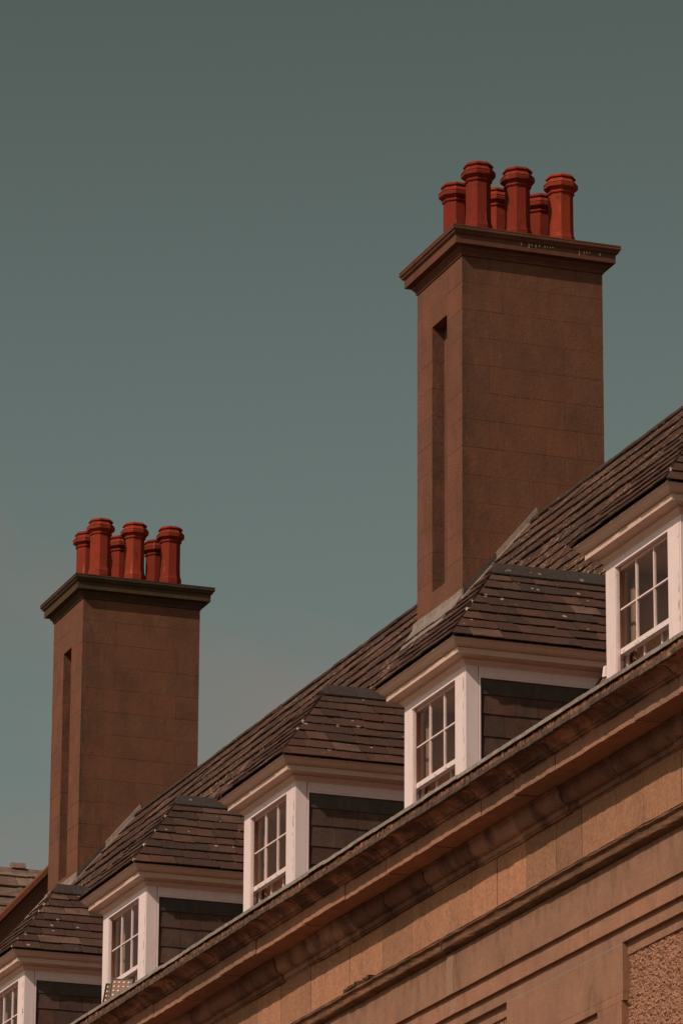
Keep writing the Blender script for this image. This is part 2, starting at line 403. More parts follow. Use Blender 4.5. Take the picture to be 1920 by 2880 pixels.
# ---- facade: walls, frieze, architrave
wall = MB()
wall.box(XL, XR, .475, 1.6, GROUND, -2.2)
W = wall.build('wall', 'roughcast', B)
# coarse pebble-dashed render modelled where it is seen, plain sheet elsewhere
def rough_patch(x0, x1, z0, z1, step, nm='roughcast_panel'):
    mb = MB(); nx = int((x1-x0)/step); nz = int((z1-z0)/step); rn = random.Random(11)
    blobs = {}
    import mathutils
    N = mathutils.noise
    vs = []
    for a in range(nx+1):
        for c in range(nz+1):
            x = x0+step*a; z = z0+step*c
            h = abs(N.noise(Vector((x*15, z*15, 1))))*.030+N.noise(Vector((x*30, z*30, 5)))*.026+N.noise(Vector((x*62, z*62, 9)))*.015
            h2 = N.noise(Vector((x*3, z*3, 3)))*.01
            edge = a in (0, nx) or c in (0, nz)
            vs.append((x+rn.uniform(-.3, .3)*step, .452-h-h2 if not edge else .474, z+rn.uniform(-.3, .3)*step))
    q = nz+1
    fs = [(a*q+c, (a+1)*q+c, (a+1)*q+c+1, a*q+c+1) for a in range(nx) for c in range(nz)]
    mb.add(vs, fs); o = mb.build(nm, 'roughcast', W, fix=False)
    return o
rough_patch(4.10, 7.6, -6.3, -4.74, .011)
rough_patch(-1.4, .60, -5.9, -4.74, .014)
FA = -4.226; FB = -4.474; FC = -4.645
arch = empty('architrave', B)
def long_blocks(prof, joints, name, mat, parent, n=8, j=.002, gap=.003, rn=rnd, oy=.0, **k):
    for a, b in zip(joints[:-1], joints[1:]):
        dy = rn.uniform(-oy, oy); pf = [(y+dy, z) for y, z in prof]
        MB().prism_x(pf, a+gap, b-gap, max(1, int((b-a)*n)), j, rn=rn).build(name, mat, parent)
jA = [XL, -29.5, -25.2, -21.4, -17.3, -13.1, -9.2, -5.4, -1.26, 9.4, XR]
long_blocks([(.25, -3.68), (.25, FA), (.6, FA), (.6, -3.68)], jA, 'upper_fascia_stone', 'facade', arch, 5, .0015)
long_blocks([(.30, FA+.002), (.30, FB), (.6, FB), (.6, FA+.002)], jA, 'lower_fascia_stone', 'facade', arch, 5, .0015)
long_blocks([(.352, FB+.002), (.352, FC), (.6, FC), (.6, FB+.002)], jA, 'base_fascia_stone', 'facade', arch, 5, .0015)
long_blocks([(.415, FC+.002), (.42, -4.795), (.6, -4.795), (.6, FC+.002)], jA, 'window_head_moulding', 'facade', arch, 5, .0015)
MB().box(-1.375, -1.148, .247, .26, FA+.003, -3.70, j=.002).box(-1.36, -1.15, .297, .31, FB+.003, FA-.05, j=.002).build('mortar_patch', 'pale_mortar', arch)
rr = random.Random(3)
piers = empty('piers', B)
for k in range(-4, 2):
    x0, x1 = .474+k*D, 4.196+k*D
    pb = lambda a, b, c, d, y=.348: MB().box(a, b, y, .6, c, d, j=.0015).build('pier_stone', 'facade', piers)
    pb(x0, x1, -5.247, -4.668)
    pb(x0, x1, -4.655, FC-.002, .3485)
    MB().box(x0+.01, x1-.004, .3465, .6, -4.674, -4.653, j=.002).build('mortar_joint', 'grey_mortar', piers)
    pb(3.481+k*D, x1, -5.347, -5.252); pb(x0, 3.475+k*D, -5.347, -5.252)
    pb(3.41+k*D, x1-.043, -8.0, -5.351); pb(x0, 1.26+k*D, -8.0, -5.351)
    pb(x0, x1-.043, GROUND, -8.004)
    MB().box(1.26+k*D, 3.41+k*D, .44, .6, -8.0, -5.351).build('recessed_panel', 'facade', piers)
    MB().box(1.27+k*D, 3.40+k*D, .40, .445, -5.46, -5.352, j=.001).build('panel_head', 'facade', piers)

# string course (roll moulding) above the architrave
roll = [(.2635, -3.452), (.20, -3.460), (.135, -3.476), (.128, -3.486), (.155, -3.489), (.155, -3.499), (.125, -3.502), (.108, -3.508), (.100, -3.520), (.102, -3.534),
        (.120, -3.545), (.136, -3.562), (.143, -3.590), (.141, -3.618), (.146, -3.640), (.165, -3.656), (.20, -3.668), (.252, -3.676), (.6, -3.676), (.6, -3.452)]
stc = empty('string_course', B)
js = [XL]; rn = random.Random(21)
while js[-1] < -8: js.append(js[-1]+rn.uniform(2.6, 4.2))
js = [x for x in js if x < -9]+[-8.1, -5.0, -3.9, -1.3, 2.15, 5.5, 8.9, XR]
for a, b in zip(js[:-1], js[1:]):
    dy = rn.uniform(-.006, .012); dz = rn.uniform(-.006, .006)
    MB().prism_x([(y+dy if y < .5 else y, z+dz) for y, z in roll], a+.004, b-.004, max(2, int((b-a)*7)), .0042, rn=rn).build('string_course_stone', 'string', stc)
mm = MB(); x = -17.
while x < 9:
    l = rn.uniform(.25, .9); h = rn.uniform(.035, .070)
    if not -5.0 < x < -3.9: mm.box(x, x+l+.002, .248+rn.uniform(0, .008), .27, -3.457, -3.455+h, j=.003, tone=rn.random())
    x += l
mm.build('bedding_mortar', 'pale_mortar', stc)['kind'] = 'stuff'
mb = MB()
for q in range(60):
    x = rn.uniform(-5.0, -3.92); mb.box(x, x+rn.uniform(.02, .08), .085+rn.uniform(0, .05), .2, -3.50+rn.uniform(-.02, .02), -3.455+rn.uniform(-.02, .025), j=.008, tone=rn.random())
o = mb.build('moss_crust', 'oldcap', stc); o['kind'] = 'stuff'

# frieze: one object per ashlar
fz = MB(); fz.box(XL, XR, .30, .7, -3.5, -2.7); F_ = fz.build('frieze', 'mortar', B)
fj = [-9.02, -7.98, -6.7, -5.11, -3.81, -2.66, -.5, .38, 1.37, 2.36, 3.18, 5.08, 6.2, 7.5, 8.7, 10.1, 11.4, 12.8, XR]
x = -9.02; pre = []
while x > XL+1.5: x -= rn.uniform(.9, 1.9); pre.append(x)
fj = [XL]+pre[::-1][1:]+fj
for a, b in zip(fj[:-1], fj[1:]):
    dy = rn.uniform(-.003, .004)
    MB().box(a+.008, b-.008, .2635+dy, .6, -3.449, -2.755, j=.0015).build('frieze_stone', 'frieze', F_)

# bed moulding: convex quarter round
bm_ = empty('bed_moulding', B)
ov = [(.065, -2.43), (.065, -2.478), (.088, -2.482)]+[(.205-.117*math.cos(R(a)), -2.50-.165*math.sin(R(a))) for a in range(0, 91, 13)]+[(.212, -2.668), (.212, -2.735), (.235, -2.741), (.243, -2.757), (.6, -2.757), (.6, -2.43)]
cj = [-7.74, -6.35, -4.53, -3.29, -1.8, -.16, 1.41, 2.92, 4.5, 6.1, 7.6, 9.3, 10.8, 12.4, XR]
x = -7.74; pre = []
while x > XL+2: x -= rn.uniform(1.2, 1.8); pre.append(x)
cj = [XL]+pre[::-1][1:]+cj
for a, b in zip(cj[:-1], cj[1:]):
    dy = rn.uniform(-.022, .018); dz = rn.uniform(-.010, .008)
    MB().prism_x([(y+dy if y < .5 else y, z+dz) for y, z in ov], a+.010, b-.010, max(2, int((b-a)*6)), .0028, rn=rn).build('bed_moulding_stone', 'bed', bm_, smooth=False)

# main cornice
cn = empty('cornice', B)
cy = [(-.548, -2.072), (-.552, -2.122), (-.535, -2.128), (-.49, -2.131), (-.445, -2.140), (-.41, -2.155), (-.385, -2.176), (-.368, -2.200), (-.352, -2.214), (-.325, -2.220), (-.318, -2.238),
      (-.283, -2.244), (-.283, -2.453), (-.255, -2.455), (-.25, -2.440), (.09, -2.436), (.6, -2.436), (.6, -2.072)]
cc = [-9.09, -7.5, -5.53, -3.8, -2.22, -.59, 1.21, 2.31, 3.66, 6.1, 7.4, 8.9, 10.3, 12, XR]
x = -9.09; pre = []
while x > XL+2: x -= rn.uniform(1.2, 1.9); pre.append(x)
cc = [XL]+pre[::-1][1:]+cc
for a, b in zip(cc[:-1], cc[1:]):
    dy = rn.uniform(-.008, .008); dz = rn.uniform(-.008, .008)
    MB().prism_x([(y+dy if y < .5 else y, z+dz) for y, z in cy], a+.012, b-.012, max(2, int((b-a)*9)), .0055, rn=rn).build('cornice_stone', 'cornice', cn)
# streaked lip course
x = XL
while x < XR:
    l = rn.uniform(.5, 1.7); b = min(XR, x+l); dz = rn.uniform(-.006, .006); dy = rn.uniform(-.006, .006)
    MB().prism_x([(-.562+dy, -2.066+dz), (-.566+dy, -2.124+dz), (-.5, -2.127+dz), (-.5, -2.066+dz)], x+.002, b-.002, max(2, int(l*14)), .0035, rn=rn).build('lip_stone', 'lip', cn)
    x = b
# crumbled bedding between lip and lead
mb = MB(); mb.box(XL, XR, -.515, .5, -2.075, -1.985, tone=.1)
x = -18.
while x < 9.5:
    l = rn.uniform(.012, .09); h = rn.uniform(.05, .078)
    mb.box(x, x+l-.001, -.552+rn.uniform(0, .012), -.5, -2.068, -2.068+h, tone=rn.random(), j=.006); x += l
for q in range(260):
    x = rn.uniform(-18, 9.5); l = rn.uniform(.008, .03)
    mb.box(x, x+l, -.56+rn.uniform(0, .02), -.5, -2.065+rn.uniform(0, .03), -2.03+rn.uniform(0, .035), tone=rn.random(), j=.005)
o = mb.build('crumbling_bed_joint', 'rubble', cn); o['kind'] = 'stuff'
# lead dressed over the parapet edge
x = XL
while x < XR:
    l = rn.uniform(.55, 1.25); b = min(XR, x+l); dz = rn.uniform(-.004, .009); dy = rn.uniform(-.008, .006)
    pf = [(-.572+dy, -1.932+dz), (-.578+dy, -1.985+dz), (-.568+dy, -1.986+dz), (-.56+dy, -1.942+dz), (-.3, -1.95), (-.3, -1.935)]
    MB().prism_x(pf, x-.01, b+.006, max(2, int(l*8)), .003, rn=rn).build('lead_capping', 'lead', cn)
    x = b
MB().box(XL, XR, -.31, 1.6, -2.07, -1.955).build('gutter_bed', 'darkLead', cn)

# ------------------------------------------------------------------ main roof underlay (slates are laid at the end)
roof = MB()
KY, KZ, RY, RZ, EY, EZ = 3.9, 3.86, 5.277, 5.49, 1.02, -1.98
roof.prism_x([(EY, EZ), (KY, KZ), (RY, RZ), (9.5, .5), (9.5, -2.2), (1.3, -2.2)], XL, XR)
ROOF = roof.build('roof', 'underlay', B)
MB().box(XL, XR, 9.4, 9.6, GROUND, .4).build('rear_wall', 'facade', B)
MB().box(XL, XL+.5, .6, 9.4, GROUND, -2.0).box(XR-.5, XR, .6, 9.4, GROUND, -2.0).build('end_wall', 'facade', B)
x = XL+.3; rn = random.Random(5)
while x < XR-.1:
    l = .455; dz = rn.uniform(-.006, .008)
    pf = [(RY, RZ+.105+dz), (RY-.05, RZ+.085+dz), (RY-.095, RZ+.025+dz), (RY-.09, RZ+.005+dz), (RY, RZ+.06+dz), (RY+.09, RZ+.005+dz), (RY+.095, RZ+.025+dz), (RY+.05, RZ+.085+dz)]
    MB().prism_x(pf, x+.002, x+l-.002, 1, .002, rn=rn).build('ridge_tile', 'mainridge', ROOF)
    x += l
MB().prism_x([(RY-.12, RZ-.08), (RY-.02, RZ+.055), (RY+.02, RZ+.055), (RY+.12, RZ-.08)], XL, XR).build('ridge_bedding', 'sooty', ROOF)

# gable parapet at the far end
vp = MB()
s_ = 1.19
def slope_z(y): return KZ+s_*(y-KY)
lowz = lambda y: (EZ+(y-EY)*(KZ-EZ)/(KY-EY)) if y < KY else slope_z(y)
vy = 1.6; vz = lambda y: 5.98+1.11*(y-RY)          # line of the coping's underside
vp.prism_x([(vy, -2.2), (vy, vz(vy)), (RY, vz(RY)), (RY+1.5, vz(RY)-1.6), (RY+1.5, -2.2)], XL-.4, XL+.06)
gp = vp.build('gable_parapet', 'mortar', B)
MB().prism_x([(vy-.05, vz(vy)+.0), (vy-.08, vz(vy)+.11), (RY, vz(RY)+.14), (RY+1.5, vz(RY)-1.46), (RY+1.5, vz(RY)-1.58), (RY, vz(RY)+.02)], XL-.5, XL+.16).build('coping', 'board', gp)
MB().prism_x([(1.3, lowz(1.3)+.17), (KY-.1, KZ+.06), (RY-.1, slope_z(RY-.1)+.14), (RY-.1, slope_z(RY-.1)+.03), (KY, KZ+.03), (1.3, lowz(1.3)+.02)], XL+.06, XL+1.15).build('verge_flashing', 'paleLead', gp)

# ------------------------------------------------------------------ chimneys
def octo(mb, prof, cx, cy, z0, rot, tone=0., sq=0.):
    k = len(prof); vs = []
    for r_, z in prof:
        for a in range(8):
            t = R(22.5+45*a)+rot; vs.append((cx+r_/math.cos(R(22.5))*math.cos(t), cy+r_/math.cos(R(22.5))*math.sin(t), z0+z))
    fs = [(i*8+a, i*8+(a+1) % 8, (i+1)*8+(a+1) % 8, (i+1)*8+a) for i in range(k-1) for a in range(8)]
    fs += [tuple(range(8))[::-1], tuple((k-1)*8+a for a in range(8))]
    return mb.add(vs, fs, tone)
POT = [(.20, -.10), (.212, 0), (.214, .085), (.208, .105), (.200, .118), (.201, .135), (.192, .150), (.187, .32), (.186, .80), (.186, .838), (.205, .846), (.212, .862), (.206, .880), (.196, .890), (.236, .925),
       (.258, .942), (.262, .985), (.256, 1.0), (.262, 1.006), (.262, 1.018), (.250, 1.03), (.212, 1.082), (.196, 1.092), (.198, 1.098), (.226, 1.108), (.230, 1.122), (.214, 1.150), (.206, 1.160), (.168, 1.160), (.165, 1.0)]
def chimney(xr, slot, label, capmat, seed, zs, rowz):
    rn = random.Random(seed)
    xl, y0, y1 = xr-1.982, 4.066, 6.476; zt = 9.80; zb = 2.6
    core = MB()
    sl0, sl1 = xr+slot[0], xr+slot[1]; sz0, sz1 = zs
    # core sits 1 cm behind the block faces; the slot is a true recess
    e = .010; dp = .21
    core.box(xl+e, xr-e, y0+dp+e, y1-e, zb, zt)
    ch = core.build('chimney', 'joint', B); ch['label'] = label
    rows = []; z = zt; h = .43
    while z > zb:
        rows.append((max(zb, z-h), z)); z -= h; h = .4565
    gy = .0021
    def blk(a, b, c, d, z0_, z1_):
        MB().box(a, b, c, d, z0_+gy, z1_-gy, j=.0016, rn=rn).build('chimney_stone', 'chimney', ch)
    for i, (a, b) in enumerate(rows):
        js_ = [0, .457, 1.945, 2.41] if i % 2 == 0 else [0, .69, 1.73, 2.41]
        if rn.random() < .3 and i > 3: js_ = [0, .457, 1.2, 1.945, 2.41] if i % 2 == 0 else js_
        # front corner stone, seen on both faces, split round the slot
        bites = [(a, b)]
        def front(xa, xb, ya, yb, za, zb_):
            blk(xa, xb, ya, yb, za, zb_)
        yq = y0+js_[1]-.002
        for za, zb_ in ((a, b),):
            cuts = sorted({za, zb_, *[q for q in (sz0, sz1) if za < q < zb_]})
            if len(cuts) == 2:
                inside = sz0 <= (za+zb_)/2 <= sz1
                if inside:
                    blk(sl1, xr, y0, yq, za, zb_); blk(xl, sl0, y0, yq, za, zb_)
                else: blk(xl, xr, y0, yq, za, zb_)
            else:
                q = cuts[1]; lowin = sz0 <= (za+q)/2 <= sz1
                blk(sl1, xr, y0, yq, za, zb_); blk(xl, sl0, y0, yq, za, zb_)
                c0, c1 = (q, zb_) if lowin else (za, q)
                MB().box(sl0-.0005, sl1+.0005, y0+.0007, y0+.25, c0, c1).build('slot_stone', 'chimney', ch)
        for c, d in zip(js_[1:-1], js_[2:]):
            blk(xr-.3, xr, y0+c+gy, y0+d-gy, a, b)
    MB().box(xl+.0, xl+.3, y0+.3, y1-.01, zb, zt-.001).box(xl+.1, xr-.1, y1-.3, y1, zb, zt-.001).build('rear_face', 'chimney', ch)
    MB().box(sl0-.1, sl1+.1, y0+dp, y0+dp+.02, sz0-.1, sz1+.1).build('slot_back', 'chimney', ch)
    cap = MB()
    pr = [(-.3, 9.795), (.0, 9.802), (.018, 9.806), (.022, 9.845), (.045, 9.880), (.066, 9.898), (.070, 9.905), (.070, 9.942), (.164, 9.954), (.165, 10.088), (.176, 10.098), (.198, 10.112),
          (.208, 10.130), (.206, 10.146), (.229, 10.160), (.235, 10.178), (.232, 10.200), (.222, 10.206), (.232, 10.214), (.2315, 10.236), (.10, 10.262)]
    ring_sweep(cap, pr, (xl, xr, y0, y1))
    co = cap.build('chimney_cap', capmat, ch)
    fl = MB(); ring_sweep(fl, [(.06, 10.24), (.03, 10.262), (-.12, 10.33), (-.42, 10.425)], (xl, xr, y0, y1)); fl.build('flaunching', 'mortar', ch)
    if seed == 1:
        dr = MB()
        for yy in [1.62, 1.66, 1.86, 1.92, 1.98, 2.02, 2.06, 2.11, 2.18, 2.24, 2.44, 2.46]+[.0]*0:
            pass
        for (a, b) in [(1.02, .05), (1.15, .07), (1.20, .03), (1.27, .05), (1.33, .03), (1.42, .035), (1.47, .02), (1.52, .03), (1.56, .015), (2.02, .08), (2.10, .05), (2.15, .04), (2.20, .03), (2.37, .04)]:
            w_ = rn.uniform(.008, .022); dr.box(xr+.163, xr+.1685, y0-.08+a, y0-.08+a+w_, 10.085-b*.9, 10.088, j=.002)
        dr.build('bird_dropping', 'dropping', co, )['kind'] = 'stuff'
    pots = []
    for rx in rowz[0]:
        for py in (.464, 1.18, 1.925):
            mb = MB(); octo(mb, [(r_*rn.uniform(.995, 1.005), z) for r_, z in POT], xr+rx+rn.uniform(-.015, .015), y0+py+rn.uniform(-.02, .02), 10.425+rn.uniform(-.006, .006), R(rn.uniform(-4, 4)))
            p = mb.build('chimney_pot', 'clay', ch)
            hl = MB()
            for a in range(8):
                pass
    # lead work where roof meets stack
    fz_ = lambda y: 4.271+(y-4.063)*1.18
    fl_ = MB()
    A = [(4.05, fz_(4.05)), (4.65, fz_(4.65)), (4.65, fz_(4.65)-.16), (4.05, fz_(4.05)-.16)]
    fl_.prism_x(A, xr+.002, xr+.035)
    fl_.build('lead_flashing', 'darkLead', ch)
    MB().prism_x([(4.62, fz_(4.62)+.008), (5.30, fz_(5.30)+.008), (5.33, fz_(5.30)-.06), (5.26, fz_(5.26)-.16), (4.62, fz_(4.62)-.16)], xr+.004, xr+.040, 3, .004, rn=rn).build('lead_flashing', 'paleLead', ch)
    MB().prism_x([(4.02, fz_(4.02)-.10), (5.14, fz_(5.14)-.10), (5.16, fz_(5.16)-.17), (4.02, fz_(4.02)-.17)], xr+.0, xr+.14, 2, .004, rn=rn).build('lead_soaker', 'paleLead', ch)
    # front apron
    for a, b in ((xl-.12, xl+.95), (xl+.94, xr+.05)):
        pf = [(4.062, 4.285), (4.040, 4.280), (4.028, 4.175), (3.90, 3.975), (3.80, 3.80), (3.83, 3.79), (3.92, 3.95), (4.062, 4.14)]
        MB().prism_x(pf, a, b, 4, .006, rn=rn).build('lead_apron', 'paleLead', ch)
    return ch
chimney(-10.534, (-1.317, -.656), 'tall chimney nearest the camera, crumbling white streaks on its cap', 'cap', 1, (4.595, 9.032), ((-.52, -1.47),))
chimney(-30.941, (-1.261, -.725), 'farther tall chimney with a dark lichened cap, left in the picture', 'oldcap', 2, (4.375, 8.995), ((-.50, -1.44),))

# ------------------------------------------------------------------ dormers
def dormer(X, dz, seed, label, full=True):
    rn = random.Random(seed)
    Wd = 2.25
    core = MB()
    core.box(-.14, -.045, .2, 2.4, -2.2, -.10).box(-Wd, -Wd+.09, .12, 2.4, -2.2, -.10)
    core.box(-Wd+.09, -.14, .96, 1.02, -2.2, -.10).box(-Wd+.09, -.14, .16, 1.0, -.16, -.10)
    dm = core.build('dormer_window', 'beige', B); dm['label'] = label
    dm.location = (X, 0, dz)
    P = dm
    def bx(name, mat, *a, j=.0007): return MB().box(*a, j=j, rn=rn).build(name, mat, P)
    # floor / sill
    bx('window_sill', 'oldpaint', -Wd+.09, -.14, -.06, .9, -2.25, -2.0)
    # posts
    bx('corner_post', 'oldpaint', -.383, -.050, -.0, .150, -2.2, -.094)
    bx('corner_post', 'oldpaint', -.048, -.038, .010, .150, -2.2, -.094)
    bx('corner_post', 'paint', -.037, .0, .004, .172, -2.2, -.095)
    bx('corner_post', 'oldpaint', -Wd, -1.951, .0, .032, -2.2, -.088)
    bx('window_frame', 'paint', -1.951, -.384, .0, .034, -.196, -.088)
    bx('window_frame', 'oldpaint', -1.972, -1.945, .012, .05, -2.2, -.19)
    bx('window_frame', 'paint', -Wd+.01, -2.086, .034, .19, -2.2, -.1)
    bx('window_frame', 'paint', -2.086, -.30, .036, .19, -.19, -.1)
    bx('window_frame', 'paint', -.30, -.045, .152, .19, -2.2, -.1)
    bx('frame_bead', 'paint', -1.96, -.384, -.008, .02, -.204, -.192)
    pl = MB()
    for q in range(9):
        xx = rn.uniform(-.105, -.058); zz = rn.uniform(-1.45, -.35); l = rn.uniform(.04, .17); w_ = rn.uniform(.004, .010)
        pl.add([(xx, -.0015, zz), (xx+w_, -.0015, zz+l*.2), (xx+w_*.6, -.0015, zz+l), (xx-w_*.3, -.0015, zz+l*.6), (xx, .001, zz), (xx+w_, .001, zz+l*.2), (xx+w_*.6, .001, zz+l), (xx-w_*.3, .001, zz+l*.6)],
               [(0, 1, 2, 3), (0, 4, 5, 1), (1, 5, 6, 2), (2, 6, 7, 3), (3, 7, 4, 0)])
    for q in range(5):
        xx = rn.uniform(-1.98, -.6); l = rn.uniform(.02, .06); zz = -1.292+rn.uniform(.0, .02)
        pl.box(xx, xx+l, .0545, .0565, zz, zz+rn.uniform(.005, .012))
    pl.build('peeled_patch', 'barewood', P)['kind'] = 'stuff'
    # side frieze board and beads round the slate-hung cheek
    MB().box(-.045, 0, .184, 2.4, -.222, -.096, j=.0007, rn=rn).build('frieze_board', 'paint', P)
    MB().box(-.05, .010, .181, .206, -2.2, -.226).box(-.05, .012, .206, 2.4, -.252, -.228).build('cheek_bead', 'paint', P)
    # cornice swept round three sides with mitres
    pr = [(-.02, -.10), (.010, -.096), (.014, -.080), (.030, -.070), (.052, -.044), (.056, -.030), (.048, -.028), (.048, -.018), (.078, -.018), (.080, -.006), (.185, .0), (.190, .003), (.191, .072), (.178, .074), (.178, .086), (.203, .088),
          (.212, .092), (.232, .102), (.252, .118), (.268, .140), (.285, .158), (.305, .166), (.309, .186), (.28, .20), (-.05, .21)]
    mb = MB(); ring_sweep(mb, pr, (-Wd, 0, 0, 3), closed=False, back=2.05)
    k = len(pr); n0 = 0
    mb.add([mb.v[i*4] for i in range(k)]+[mb.v[i*4+3] for i in range(k)], [tuple(range(k)), tuple(range(k, 2*k))[::-1]])
    mb.build('cornice_moulding', 'creampaint', P)
    # sashes
    def sash(x0, x1, y, z0, z1, mat, cols, rows, rail, top, name='sash', st=.055):
        so = MB()
        so.box(x0, x0+.075, y, y+.042, z0, z1).box(x1-.075, x1, y, y+.042, z0, z1)
        so.box(x0+.075, x1-.075, y-.006, y+.075 if rail < .069 else y+.042, z0, z0+rail).box(x0+.075, x1-.075, y, y+.042, z1-top, z1)
        s0 = so.build(name, mat, P)
        gx0, gx1, gz0, gz1 = x0+.075, x1-.075, z0+rail, z1-top; mw = .026
        dx = (gx1-gx0)/cols; dz_ = (gz1-gz0)/rows
        for c in range(1, cols): MB().box(gx0+dx*c-mw/2, gx0+dx*c+mw/2, y+.004, y+.036, gz0, gz1, j=.0008, rn=rn).build('glazing_bar', 'oldpaint', P)
        for r_ in range(1, rows):
            MB().box(gx0, gx1, y+.002, y+.034, gz0+dz_*r_-mw/2+.004, gz0+dz_*r_+mw/2-.004).build('glazing_bar', 'paint', P)
        for c in range(cols):
            for r_ in range(rows):
                a = rn.uniform(-.0015, .0015)
                MB().add([(gx0+dx*c, y+.022+a, gz0+dz_*r_), (gx0+dx*(c+1), y+.022-a, gz0+dz_*r_), (gx0+dx*(c+1), y+.024, gz0+dz_*(r_+1)), (gx0+dx*c, y+.022, gz0+dz_*(r_+1))], [(0, 1, 2, 3)]).build('pane', 'glass', P, fix=False)
    sash(-2.084, -.352, .062, -1.292, -.19, 'oldpaint', 3, 2, .068, .040)
    sash(-2.06, -.352, .150, -2.16, -1.17, 'paint', 3, 2, .07, .045)
    # horn of the upper sash
    hp = [(-2.084, -1.292), (-2.084, -1.315), (-2.075, -1.335), (-2.079, -1.355), (-2.084, -1.40), (-2.070, -1.45), (-2.00, -1.455), (-1.975, -1.41), (-1.985, -1.36), (-2.012, -1.335), (-1.985, -1.32), (-1.985, -1.292)]
    MB().prism_y(hp, .058, .104).build('sash_horn', 'oldpaint', P)
    hp2 = [(x+.0, z) for x, z in [(-.352, -1.292), (-.352, -1.42), (-.40, -1.42), (-.424, -1.35), (-.424, -1.292)]]
    MB().prism_y(hp2, .058, .104).build('sash_horn', 'oldpaint', P)
    # curtain inside on the far side of the room
    cu = MB(); pts = []
    for i in range(rn.choice([5, 8, 10])): pts.append((-2.13+i*.028, .235+(.022 if i % 2 else -.012)+rn.uniform(-.005, .005)))
    vs = [(x_, y_, z_) for z_ in (-2.1, -.3) for x_, y_ in pts]; n = len(pts)
    cu.add(vs, [(i, i+1, n+i+1, n+i) for i in range(n-1)]); cu.build('curtain', 'curtain', P, smooth=True, fix=False)
    # cheek slates
    sub = MB().box(-.05, -.034, .2, 2.4, -2.2, -.24).build('cheek_backing', 'underlay', P)
    z = -.458; row = 0
    MB().box(-.034, -.010, .212, 2.3, -.462, -.252, j=.002, rn=rn).build('cheek_lead', 'darkLead', P)
    dzs = [.262, .303, .268, .30, .29]
    for h in dzs:
        y = .209; first = True
        while y < 2.1:
            w_ = rn.uniform(.30, .42)
            if first: w_ = rn.choice([.5, .34, .36, .42]); first = False
            yy = [y+.003, y+w_-.003]; zb_ = z-h
            V = []
            a, b = rn.uniform(-.004, .004), rn.uniform(-.004, .004)
            for t_ in (0, 1):
                th = .009 if t_ else 0
                V += [(-.018+th, yy[0], zb_+a), (-.018+th, (yy[0]+yy[1])/2, zb_+(a+b)/2+rn.uniform(-.003, .003)), (-.018+th, yy[1], zb_+b), (-.033+th, yy[1], z+.02), (-.033+th, yy[0], z+.02)]
            MB().add(V, [(0, 1, 2, 3, 4), (9, 8, 7, 6, 5)]+[(i, (i+1) % 5, 5+(i+1) % 5, 5+i) for i in range(5)]).build('cheek_slate', 'cheek', P)
            y += w_
        z -= h
    # hipped slate roof
    e = .315; ez = .178; rx = -Wd/2; rz = 1.60; hy = .86
    base = MB()
    x1_, x0_ = e, -Wd-e; yb = 3.3
    base.add([(x1_, -e, ez), (x1_, yb, ez), (x0_, yb, ez), (x0_, -e, ez), (rx, hy, rz), (rx, yb, rz)], [(0, 1, 5, 4), (3, 0, 4), (2, 3, 4, 5), (0, 3, 2, 1), (1, 2, 5)])
    dr = base.build('dormer_roof_boarding', 'underlay', P)
    hw = x1_-rx; hs = math.hypot(hw, rz-ez)
    # right (near) slope: u along +Y, v up the slope
    O = (x1_+.012, -e-.0, ez-.006); u = Vector((0, 1, 0)); v = Vector((-(hw), 0, rz-ez)).normalized()
    hull = [(-.02, 0), (yb+e, 0), (yb+e, hs), (hy+e, hs)]
    back = MB()
    for V, F, row, c in slates(O, u, v, hull, .238, (.25, .44), rn, t=.0145, jit=.011):
        if c.y > 2.75: back.add(V, F, rn.random())
        else: MB().add(V, F).build('dormer_slate', 'slate', P, fix=False)
    # front hip
    fs_ = math.hypot(hy+e, rz-ez)
    O2 = (x0_, -e-.012, ez-.006); u_ = Vector((1, 0, 0)); v_ = Vector((0, hy+e, rz-ez)).normalized()
    hull2 = [(0, 0), (x1_-x0_+.01, 0), (rx-x0_, fs_)]
    for V, F, row, c in slates(O2, u_, v_, hull2, .238*fs_/hs, (.25, .44), rn, t=.0145, jit=.011):
        MB().add(V, F).build('dormer_slate', 'slate', P, fix=False)
    # left slope, out of sight, one mesh
    O3 = (x0_-.012, yb, ez-.006); u3 = Vector((0, -1, 0)); v3 = Vector((hw, 0, rz-ez)).normalized()
    for V, F, row, c in slates(O3, u3, v3, [(0, 0), (yb+e+.02, 0), (yb-hy, hs), (0, hs)], .238, (.25, .43), rn, t=.013):
        back.add(V, F, rn.random())
    bo = back.build('rear_slating', 'slate', P, fix=False); bo['kind'] = 'stuff'
    # first, doubled eaves course edge
    # ridge tiles, dark blue, in long lengths
    y = hy-.10; first = True; sl_ = (rz-ez)/hw
    while y < 2.9:
        l = .56 if not first else .52
        zt_ = rz+.105; pf = [(rx, zt_), (rx+.03, zt_-.008), (rx+.185, zt_-.185*sl_-.012), (rx+.180, zt_-.185*sl_-.03), (rx, zt_-.035), (rx-.180, zt_-.185*sl_-.03), (rx-.185, zt_-.185*sl_-.012), (rx-.03, zt_-.008)]
        mb = MB(); mb.prism_y(pf, y+.004, y+l-.004)
        if first:   # hipped nose of the first tile
            for i in range(len(pf)):
                p = mb.v[i]; mb.v[i] = (p[0], p[1]+(.10 if p[2] > zt_-.05 else -.03), p[2])
        mb.build('dormer_ridge_tile', 'ridge', P)
        y += l; first = False
    MB().prism_y([(rx+.165, rz-.165*sl_+.0), (rx, rz+.05), (rx-.165, rz-.165*sl_)], hy, 2.9).build('ridge_bedding', 'mortar', P)
    # white mortar dabs along the near hip
    hd = MB()
